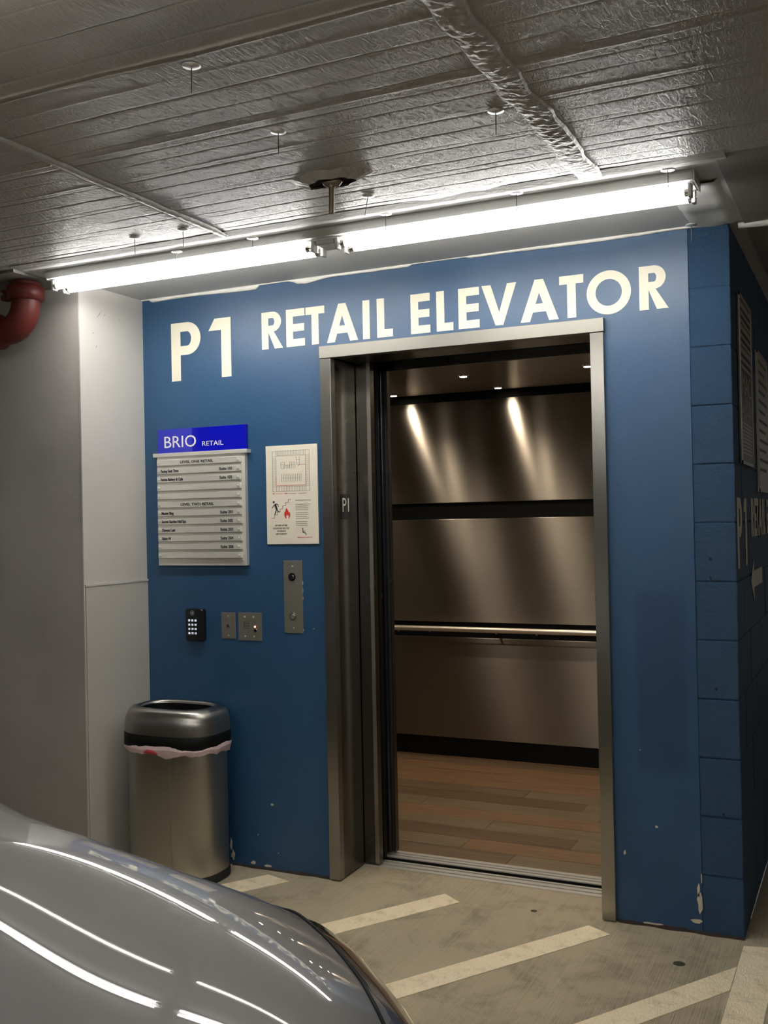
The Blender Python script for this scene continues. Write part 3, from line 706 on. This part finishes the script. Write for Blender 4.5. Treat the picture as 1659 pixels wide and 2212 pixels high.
# intercom
t = thing('intercom_plate', 'square steel intercom plate with speaker slots and glowing indicator', 'intercom', loc=(-1.9635, 0, .957))
B().box(-.0585, .0585, -.004, 0, 0, .118).build('plate', STEELP, t, bevel=.0008)
for sx, sz in ((-.026, .100), (.018, .100), (-.024, .018), (.020, .018)): screw(t, sx, -.004, sz, .0042)
for rz in range(5):
    for cx in range(3): B().box(-.031 + cx * .010, -.0235 + cx * .010, -.0045, -.0038, .051 + rz * .0068, .0528 + rz * .0068).build('speaker_slot', DARKV, t)
B().box(.0245, .0257, -.0045, -.0038, .070, .082).build('speaker_slot', DARKV, t)
B().cyl((.025, -.004, .059), (.025, -.006, .059), .0038, .003, 12).build('indicator', REDL, t)
k = B().cyl((.027, -.004, .043), (.027, -.006, .043), .008, .0075, 18).build('push_button', CHROME, t); B().cyl((.027, -.006, .043), (.027, -.0065, .043), .0055, n=14).build('button_face', GLOSSK, k)

STEELJ = steel('jamb_stainless', (.36, .348, .32, 1), .30, rot=0, an=.8, grain=(1, 1, 3))
# ================================================================== LIFT FRAME AND DOORS
t = bpy.data.objects.new('door_1', None); COL.objects.link(t); t.location = (-1.0145, 0, 0); struct(t); fx = 1.0145
def jm(nm, mat, x0, x1, y0, y1, z0, z1, bevel=.0015, parent=None): return B().box(x0 + fx, x1 + fx, y0, y1, z0, z1).build(nm, mat, parent or t, bevel=bevel)
jm('jamb', STEELJ, OX0, -1.545, -.022, .015, .006, 2.114); jm('jamb', STEELJ, -.484, OX1, -.022, .015, .006, 2.114)
jm('header', steel('header_stainless', (.25, .238, .21, 1), .45, an=.3), OX0 - .002, OX1 + .002, -.024, .015, 2.1155, 2.166)
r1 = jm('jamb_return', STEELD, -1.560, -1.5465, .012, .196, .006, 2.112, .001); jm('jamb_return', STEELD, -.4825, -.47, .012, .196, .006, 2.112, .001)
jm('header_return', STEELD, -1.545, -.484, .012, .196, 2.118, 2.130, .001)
jm('door_track_header', STEELD, -1.545, -.484, .345, .36, 2.10, 2.40, .001); jm('door_track_header', BLACK, -1.545, -.484, .205, .34, 2.14, 2.16, 0)
pl_ = jm('floor_marker', GLOSSK, -1.5466, -1.5444, .049, .138, 1.461, 1.565, .001)
text('floor_marker_text', 'P1', .060, 1.492, .060, LETTER, pl_, 'side', (-1.5444 + fx, 0, 0), width=.056)
# landing doors, slid open to the left
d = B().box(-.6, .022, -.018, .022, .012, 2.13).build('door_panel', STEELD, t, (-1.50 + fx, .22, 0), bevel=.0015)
B().box(.006, .0225, -.0195, -.0175, .012, 2.13).build('edge_trim', STEEL, d)
B().box(-.6, .012, -.012, .012, .012, 2.13).build('door_panel', BLACK, t, (-1.50 + fx, .285, 0))
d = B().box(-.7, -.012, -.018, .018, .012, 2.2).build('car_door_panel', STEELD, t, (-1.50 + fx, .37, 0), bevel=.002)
B().tube([(-.004, -.006, .014), (-.004, -.006, 2.14)], .013, 14).build('rubber_nosing', GLOSSK, d)
B().box(.006, .022, .0, .03, .012, 2.2).build('safety_edge', RUBBER, d, bevel=.002); B().box(.0205, .0225, -.001, .031, .012, 2.2).build('edge_trim', STEELD, d)
# sills
s = thing('landing_sill', 'grooved aluminium landing sill at the lift threshold', 'sill', loc=(-1.0145, .20, 0))
prof = lambda y0, zt, segs: [B().box(-.62, .62, y0 + a, y0 + b_, -.06, zt if up else zt - .020).build('rail' if up else 'groove', ALU if up else DARKV, s) for a, b_, up in segs]
prof(0, .004, [(0, .024, 1), (.024, .034, 0), (.034, .060, 1), (.060, .072, 0), (.072, .086, 1)])
s2 = s; s = thing('car_sill', 'grooved aluminium sill at the front edge of the lift car floor', 'sill', loc=(-1.0145, .33, 0))
prof(0, .004, [(0, .020, 1), (.020, .031, 0), (.031, .050, 1), (.050, .059, 0), (.059, .085, 1)])
B().box(-.62, .62, -.0015, -.0002, -.06, -.0005).build('groove', BLACK, s)  # black facing on the sill front, paints in the shade of the gap
box('shaft_gap', DARKV, -1.64, -.39, .2865, .328, -.2, -.08, None); tag(bpy.data.objects['shaft_gap'], 'dark gap between landing sill and lift car sill', 'gap'); struct(bpy.data.objects['shaft_gap'])
del bpy.data.objects['shaft_gap']['label']; del bpy.data.objects['shaft_gap']['category']; bpy.data.objects['shaft_gap'].name = 'trim_2'

# ================================================================== LIFT CAR
c0, c1, yb, yf = -2.56, -.49, 2.2, .415
t = thing('elevator_car', 'open lift car lined with brushed steel panels over a wood plank floor', 'elevator', loc=(-1.52, 1.3, 0)); ex, ey = 1.52, -1.3
def eb(nm, mat, x0, x1, y0, y1, z0, z1, bevel=0, parent=None): return B().box(x0 + ex, x1 + ex, y0 + ey, y1 + ey, z0, z1).build(nm, mat, parent or t, bevel=bevel)
eb('car_platform', BLACK, c0, c1, yf, yb + .05, -.06, -.004)
eb('car_shell_rear', BLACK, c0 - .02, c1 + .02, yb + .012, yb + .05, 0, 2.4)
eb('car_shell_side', BLACK, c0 - .05, c0 - .012, yf, yb + .05, 0, 2.4); eb('car_shell_side', BLACK, c1 + .012, c1 + .05, yf, yb + .05, 0, 2.4)
eb('front_return', STEELD, c0, -1.51, yf, yf + .03, 0, 2.3); eb('front_transom', STEELD, -1.49, c1, yf, yf + .03, 2.12, 2.3)
eb('kick_plate', BLACK, c0, c1, yb - .002, yb + .012, 0, .115)
for z0, z1 in ((.115, .728), (.823, 1.452), (1.552, 2.172)):
    eb('rear_panel', STEELC, c0 + .01, c1 - .01, yb - .012, yb + .010, z0, z1, .002)
    for xa, xb in ((c0 - .010, c0 + .008), (c1 - .008, c1 + .010)): eb('side_panel', STEELC, xa, xb, yf + .05, yb - .015, z0, z1, .002)
eb('car_ceiling', STEELC, c0, c1, yf + .03, yb - .03, 2.222, 2.24); eb('shell_roof', BLACK, c0 - .05, c1 + .05, yf, yb + .05, 2.3, 2.33)
hr = B().tube([(c0 + .03 + ex, yb - .07 + ey, .785), (c1 - .03 + ex, yb - .07 + ey, .785)], .0165, 18).build('handrail', plain('satin_rail_steel', (.85, .78, .68, 1), .34, .85), t)
for xx in (-2.26, -2.05, -1.62, -1.37, -.8): B().tube([(xx + ex, yb + ey, .765), (xx + ex, yb - .05 + ey, .765), (xx + ex, yb - .07 + ey, .775)], .007, 8).build('bracket', CHROME, hr)
for xx in (-.87, -1.545, -2.22):
    for yy_ in (.92, 1.49, 2.06):
        B().cyl((xx + ex, yy_ + ey, 2.2225), (xx + ex, yy_ + ey, 2.214), .030, .027, 24).build('downlight_rim', CHROME, t)
        B().cyl((xx + ex, yy_ + ey, 2.2145), (xx + ex, yy_ + ey, 2.2130), .019, n=20).build('downlight_lens', LEDM, t)
        ld = bpy.data.lights.new('downlight_lamp', 'SPOT'); ld.energy = DOWN; ld.color = (1, .82, .62); ld.spot_size = R(150); ld.spot_blend = .6; ld.shadow_soft_size = .022
        lo = bpy.data.objects.new('downlight_lamp', ld); COL.objects.link(lo); lo.parent = t; lo.location = (xx + ex, yy_ + ey, 2.205)
# planks
rw = .1465; y = yf; k = 0; rr = random.Random(11)
offs = [-1.0, -1.255, -.80, -1.25, -.55, -1.70, -.9, -1.245, -1.71, -.62, -1.71, -1.0]
while y < yb - .01 and k < 13:
    y2 = min(y + rw, yb); st0 = offs[k % 12]
    xs = [c0, c1] + [st0 + .915 * i for i in range(-3, 4) if c0 + .02 < st0 + .915 * i < c1 - .02]; xs.sort()
    for i in range(len(xs) - 1):
        eb('plank', WOOD[rr.choice([0, 0, 1, 1, 2, 3])], xs[i] + .0008, xs[i + 1] - .0008, y + .0008, y2 - .0008, -.004, rr.uniform(-.0004, .0006), 0)
    y = y2; k += 1

# ================================================================== FLOOR STRIPES
def stripe(label, pts, group='diagonal hatch stripes on the floor'):
    cx = sum(p[0] for p in pts) / len(pts); cy = sum(p[1] for p in pts) / len(pts)
    n = len(pts)
    b = B().add([(p[0] - cx, p[1] - cy, 0) for p in pts] + [(p[0] - cx, p[1] - cy, .0025) for p in pts], [tuple(range(n, 2 * n))] + [(i, (i + 1) % n, n + (i + 1) % n, n + i) for i in range(n)])
    o = b.build('painted_stripe', STRIPE, None, (cx, cy, 0)); tag(o, label, 'floor marking', group); return o
dx_, dy_ = .555, .832
def par(ax, ay, bx_, by, L): return [(ax, ay), (ax - dx_ * L, ay - dy_ * L), (bx_ - dx_ * L, by - dy_ * L), (bx_, by)]
stripe('cream floor stripe nearest the steel bin, mostly hidden by the car', par(-1.861, -.058, -1.739, -.097, 2.2)[::1])
stripe('cream diagonal floor stripe ending in front of the lift doorway', par(-1.105, .012, -1.020, -.050, 2.6))
stripe('cream diagonal floor stripe ending at the right door jamb', par(-.518, -.083, -.430, -.135, 2.6))
stripe('cream diagonal floor stripe joining the stall line at lower right', [(.0, -.235), (-1.4, -2.33), (-1.315, -2.385), (.0, -.415)])
stripe('long cream stall line running past the block wall corner', [(.002, -.06), (.006, -4.5), (.115, -4.5), (.112, -.035)], None)
for (x, y, r_), lb in zip([(-.738, -.023, .012), (-.173, -.279, .019)], ['small dark stain spot on the floor by the lift sill', 'larger dark stain spot on the floor near the wall corner']):
    c = [(r_ * (1 + .15 * noise.noise((a * .1, r_, 0))) * math.cos(R(a)), r_ * .9 * math.sin(R(a))) for a in range(0, 360, 20)]
    o = shape('floor_stain', [c], .0006, plain('dark_stain', (.05, .042, .03, 1), .8), None, plane_map('up', 0, 0, 0)); o.location = (x, y, .0006); tag(o, lb, 'stain')

# ================================================================== TRASH BIN
def superr(a, b_, n=44, e=3.0):
    out = []
    for i in range(n):
        th = 2 * math.pi * i / n; c, s_ = math.cos(th), math.sin(th)
        out.append((a * math.copysign(abs(c) ** (2 / e), c), b_ * math.copysign(abs(s_) ** (2 / e), s_)))
    return out
t = thing('trash_bin', 'open-top brushed steel bin with pink liner, standing in the corner by the blue wall', 'bin', loc=(-2.212, -.185, 0))
A_, B_ = .205, .137
def ring(a, b_, z, e=3.0, rip=0, sd=0): return [(x, y, z + rip * noise.noise((x * 18, y * 18, sd))) for x, y in superr(a, b_, 56, e)]
B().loft([ring(A_ + .002, B_ + .002, 0), ring(A_ + .005, B_ + .005, .006), ring(A_ + .005, B_ + .005, .030), ring(A_ + .001, B_ + .001, .036)]).build('base_ring', RUBBER, t)
B().loft([ring(A_, B_, .034), ring(A_, B_, .20), ring(A_, B_, .40), ring(A_, B_, .55)], caps=(True, False)).build('body', STEELB, t)
B().box(.060, .0618, -B_ * 1.000, -B_ * .97, .036, .545).build('body_seam', STEEL, t)
# liner
B().loft([ring(A_ + .003, B_ + .003, .565), ring(A_ + .016, B_ + .016, .560, 2.8, .012, 1), ring(A_ + .020, B_ + .020, .545, 2.8, .014, 1), ring(A_ + .012, B_ + .013, .527, 2.8, .020, 2), ring(A_ + .004, B_ + .004, .522, 2.8, .020, 3)], caps=(False, False), smooth=False).build('bin_liner', BAG, t)
B().tube([(-.055, -B_ - .013, .532), (-.035, -B_ - .019, .538), (-.01, -B_ - .019, .537), (.01, -B_ - .012, .530)], [.004, .009, .009, .004], 8).build('liner_tie', BAGR, t)
B().loft([ring(A_ + .011, B_ + .011, .545), ring(A_ + .016, B_ + .016, .549), ring(A_ + .015, B_ + .015, .600), ring(A_ + .009, B_ + .009, .604)], caps=(False, False)).build('black_band', BLACK, t)
lid = [ring(A_ + .013, B_ + .013, .598), ring(A_ + .0125, B_ + .0125, .635), ring(A_ + .008, B_ + .008, .665), ring(A_ - .003, B_ - .003, .690), ring(A_ - .018, B_ - .018, .702), ring(A_ - .032, B_ - .032, .705), ring(A_ - .042, B_ - .042, .700), ring(A_ - .045, B_ - .045, .688), ring(A_ - .045, B_ - .045, .60)]
B().loft(lid, caps=(False, False)).build('lid', STEELB, t)
B().loft([ring(A_ - .046, B_ - .046, .692), ring(A_ - .048, B_ - .048, .50), ring(A_ - .05, B_ - .05, .30)], caps=(False, True)).build('inner_liner', BLACK, t)
text('lid_mark', 'TOUCHLESS', 0, 0, .006, PINM, t, 'front', (.135, -B_ - .0065, .628), width=.03) if False else None

# ================================================================== SIDE WALL SIGNS
def side_sign(lb, y0, y1, z0, z1, mat, rows):
    t = thing('notice_board', lb, 'sign', loc=(.0, (y0 + y1) / 2, z0)); W = y1 - y0; Hh = z1 - z0
    B().box(.001, .008, -W / 2, W / 2, 0, Hh).build('board', mat, t, bevel=.001)
    fr_ = B(); e = .012
    for a in ((-W / 2, -W / 2 + e, 0, Hh), (W / 2 - e, W / 2, 0, Hh), (-W / 2, W / 2, 0, e), (-W / 2, W / 2, Hh - e, Hh)): fr_.box(.0075, .0115, a[0], a[1], a[2], a[3])
    fr_.build('border', SIGND, t)
    for (s_, zz, hh, wd, off) in rows:
        if s_: text('board_text', s_, -W / 2 + off, zz * Hh, hh, SIGND if mat is SIGNK else INKG, t, 'side', (.0088, 0, 0), width=wd)
        else: B().box(.0078, .0092, -W / 2 + off, -W / 2 + off + wd, zz * Hh, zz * Hh + hh).build('board_print', SIGND if mat is SIGNK else INKG, t)
rA = [('MAC', .42, .085, .30, .05), ('TOWING', .345, .04, .20, .13), ('426-1460', .285, .04, .30, .05)] + [('', .93 - k * .045, .012 if k % 3 else .02, .34, .03) for k in range(9)] + [('', .24 - k * .022, .006, .33, .03) for k in range(9)]
side_sign('dark tow-away notice with MAC lettering, nearest the block corner', .165, .56, 1.63, 2.245, SIGNK, rA)
side_sign('paler framed notice behind the dark tow-away notice', .775, 1.23, 1.54, 2.125, SIGND, [('', .92 - k * .07, .012, .36 - .08 * (k % 2), .045) for k in range(12)])
side_sign('third notice, furthest back along the dark block wall', 1.45, 1.9, 1.54, 2.125, SIGND, [('', .92 - k * .07, .012, .36 - .08 * (k % 2), .045) for k in range(12)])
lt = lettering('wall_lettering', 'cream P1 on the dark side block wall, below the tow-away notice', [('P', .03, .17), ('1', .23, .32)], 1.262, .246, .045, kind='side')
lettering('wall_lettering', 'cream RETAIL ELEVATOR lettering on the dark side block wall', [('R', .485, .58), ('E', .60, .68), ('T', .69, .77), ('A', .78, .91), ('I', .93, .96), ('L', .985, 1.05), ('E', 1.13, 1.21), ('L', 1.235, 1.30), ('E', 1.32, 1.40), ('V', 1.41, 1.54), ('A', 1.55, 1.69), ('T', 1.70, 1.79), ('O', 1.80, 1.95), ('R', 1.98, 2.08)], 1.362, .150, .031, kind='side')
ar = thing('painted_arrow', 'cream left-pointing arrow on the dark side block wall under the lettering', 'arrow', loc=(0, .44, 1.10))
shape('arrow_shape', [[(0, .095), (.10, .18), (.10, .13), (.42, .13), (.42, .065), (.10, .065), (.10, .01)]], .0006, LETTER, ar, plane_map('side', .0025, 0, 0))

# ================================================================== CAR
PC = {(0, 0): 0.97859, (0, 1): -0.01091, (1, 0): -0.08869, (0, 2): -0.31369, (1, 1): 0.04062, (2, 0): -0.02587, (0, 3): 0.02758, (1, 2): 0.00497, (2, 1): -0.16231, (3, 0): 0.07395, (0, 4): -2.25806, (1, 3): -0.92229, (2, 2): 0.26924, (3, 1): -0.01463, (4, 0): -0.0899, (0, 5): -2.52929, (1, 4): -0.14471, (2, 3): 1.0392, (3, 2): -0.75493, (4, 1): -0.11029, (5, 0): -0.03793}
def PZ(x, y):
    u = (x + .6) / .5; v = (y + 2.55) / .5; return sum(c * u ** i * v ** j for (i, j), c in PC.items())
def PG(x, y, e=1e-4): return (PZ(x, y + e) - PZ(x, y - e)) / (2 * e)
def lerp_tab(tab, x):
    if x <= tab[0][0]: return tab[0][1]
    for (a, va), (b, vb) in zip(tab, tab[1:]):
        if x <= b:
            u = (x - a) / (b - a); u = u * u * (3 - 2 * u); return va + (vb - va) * u
    return tab[-1][1]
YC = -3.25; Y0 = -2.50; NOSE = .135
KT = [(-1.2, 1.2), (-.85, 1.5), (-.72, 3.0), (-.62, 5.3), (-.56, 4.6), (-.5, 4.0), (-.46, 2.8), (-.4, 2.0), (-.34, 1.4), (-.3, 1.4), (-.2, 1.8), (.02, 2.0)]
YLIM = [(-.9, -2.80), (-.55, -2.83), (-.35, -2.79), (-.2, -2.74), (-.1, -2.70), (.02, -2.68)]
def half_profile(x, y):
    """height of the bonnet and far wing at plan point (x, y), y on the far side of the centre line"""
    xc = max(min(x, .0), -.80); extra = .8 * max(0, -.73 - max(x, -.95)) ** 2 + .05 * max(0, -.95 - x)
    if x > 0: extra = -(x * .9 + 6.0 * x * x)
    yl = lerp_tab(YLIM, xc)
    if y < yl:
        d = yl - y; L = .13; z = PZ(xc, yl) - PG(xc, yl) * L * (1 - math.exp(-d / L)); q_ = min(1, max(0, d - .08) / .34); z += .085 * q_ * q_ * (3 - 2 * q_)
    elif y <= Y0: z = PZ(xc, y)
    else:
        w_ = y - Y0; k_ = lerp_tab(KT, xc); z = PZ(xc, Y0) + PG(xc, Y0) * w_ - k_ * w_ * w_
        if w_ > .20: z -= 9 * (w_ - .20) ** 2
    return z + extra
def yflank(x):
    u = max(0, (x + .35) / (NOSE + .35)); u = min(u, 1); return -2.215 - .45 * (1 - math.sqrt(max(0, 1 - u ** 2.4)))
t = thing('car', 'silver-grey parked car with glossy bonnet in the lower left foreground', 'car', loc=(-2.0, YC, 0))
def cp(x, y, z): return (x + 2.0, y - YC, z)
def smooth_surface(name, xs, ts, fn, mat, sub=None):
    pts = [[fn(x, q) for q in ts] for x in xs]; n = len(ts)
    b = B(); b.add([p for r_ in pts for p in r_], [(j * n + i, (j + 1) * n + i, (j + 1) * n + i + 1, j * n + i + 1) for j in range(len(xs) - 1) for i in range(n - 1)], True)
    return b.build(name, mat, t)
XS = [-1.30 + (1.30 + NOSE) * (1 - (1 - i / 90) ** 1.35) for i in range(91)]
TS = [-1 + 2 * i / 220 for i in range(221)]
def body_pt(x, q):
    yf_ = yflank(min(x, NOSE - .0005)); yh = yf_ - YC; s_ = abs(q)
    if s_ < .82:
        dy = yh * s_ / .82; y = YC + dy; z = max(half_profile(x, y), .33)
        return cp(x, YC + math.copysign(dy, q), z)
    u = (s_ - .82) / .18; ztop = max(half_profile(x, YC + yh), .33); z = ztop + (.24 - ztop) * u
    dy = yh + .035 * math.sin(math.pi * min(1, u * 1.0)) * (1 if x < -.2 else max(0, 1 - (x + .2) / .34)) - .02 * u
    return cp(x, YC + math.copysign(dy, q), z)
bonnet = smooth_surface('front_body', XS, TS, body_pt, CARP)
bonnet['label'] = 'silver bonnet and wings'
# shut line between bonnet and lamp, and lamp lens, on the far front corner (mirrored on the near one)
SC = [(-.62, -2.335), (-.55, -2.335), (-.48, -2.340), (-.40, -2.37), (-.335, -2.405), (-.265, -2.450), (-.185, -2.515), (-.115, -2.585), (-.06, -2.66), (-.01, -2.75)]
for sg in (1, -1):
    pts = []
    for i in range(len(SC) - 1):
        for k in range(6):
            a = SC[i]; b_ = SC[i + 1]; x = a[0] + (b_[0] - a[0]) * k / 6; y = a[1] + (b_[1] - a[1]) * k / 6
            z = half_profile(x, y); p = cp(x, y, z + .0005); pts.append((p[0], p[1] * sg, p[2]))
    B().tube(pts, .0032, 8).build('panel_gap', BLACK, t)
    rows_ = []
    for i in range(len(SC)):
        x, y = SC[i]; yo = yflank(x) ; row = []
        for k in range(13):
            u = .05 + .93 * k / 12; yy_ = y + (yo - y) * u; xx = x; z = half_profile(xx, yy_) + .004 * math.sin(math.pi * k / 12) + .0015
            p = cp(xx, yy_, z); row.append((p[0], p[1] * sg, p[2]))
        rows_.append(row)
    B().loft(rows_[1:], closed=False, caps=(False, False)).build('headlamp', LAMPG, t)
    # wheel and arch
    for wx in (-.95, -3.55):
        c = cp(wx, YC + sg * .90, .33)
        wh = B().loft([[(c[0] + r_ * math.cos(2 * math.pi * i / 40), c[1] + dy, c[2] + r_ * math.sin(2 * math.pi * i / 40)) for i in range(40)] for r_, dy in ((.22, -.10 * sg), (.31, -.10 * sg), (.325, -.07 * sg), (.325, .05 * sg), (.31, .09 * sg), (.23, .10 * sg))]).build('wheel', RUBBER, t)
        B().loft([[(c[0] + r_ * math.cos(2 * math.pi * i / 40), c[1] + dy, c[2] + r_ * math.sin(2 * math.pi * i / 40)) for i in range(40)] for r_, dy in ((.225, .095 * sg), (.22, .106 * sg), (.19, .085 * sg))], caps=(False, True)).build('rim', STEELP, wh)
        for k in range(5):
            a = 2 * math.pi * k / 5; B().tube([(c[0], c[1] + .09 * sg, c[2]), (c[0] + .2 * math.cos(a), c[1] + .10 * sg, c[2] + .2 * math.sin(a))], [.03, .018], 8).build('spoke', CHROME, wh)
# nose panel with grille
nr = []
for k in range(9):
    u = k / 8; row = []
    for i in range(41):
        q = -1 + 2 * i / 40; p = body_pt(NOSE - .0005, q * .82); zt = p[2]
        row.append((p[0] + .03 * math.sin(math.pi * u) * (1 - abs(q) ** 4), p[1], zt + (.22 - zt) * u))
    nr.append(row)
B().loft(nr, closed=False, caps=(False, False)).build('front_bumper', CARP, t)
B().box(2.0 + NOSE + .012, 2.0 + NOSE + .040, -.30, .30, .27, .38).build('lower_grille', BLACK, t, bevel=.01)
# rear body, cabin
def sect(x, hw, z0, z1, e=5):
    out = []
    for i in range(48):
        a = 2 * math.pi * i / 48; c, s_ = math.cos(a), math.sin(a)
        out.append((x + 2.0, hw * math.copysign(abs(c) ** (2 / e), c), (z0 + z1) / 2 + (z1 - z0) / 2 * math.copysign(abs(s_) ** (2 / e), s_)))
    return out
B().loft([sect(-1.28, 1.03, .22, .90), sect(-1.9, 1.03, .2, .93), sect(-3.2, 1.03, .2, .95), sect(-4.1, 1.0, .22, .95), sect(-4.5, .9, .3, .85)]).build('rear_body', CARP, t)
B().loft([sect(-1.38, .90, .80, .86, 4), sect(-1.62, .86, .80, 1.08, 4), sect(-2.05, .80, .82, 1.36, 4), sect(-2.6, .78, .84, 1.42, 4), sect(-3.3, .76, .84, 1.38, 4), sect(-4.0, .72, .84, 1.02, 4)]).build('cabin_glass', GLASS, t)
B().loft([sect(-2.06, .70, 1.35, 1.375, 4), sect(-2.6, .72, 1.36, 1.435, 4), sect(-3.3, .70, 1.34, 1.40, 4), sect(-3.6, .6, 1.25, 1.27, 4)]).build('roof', CARP, t)
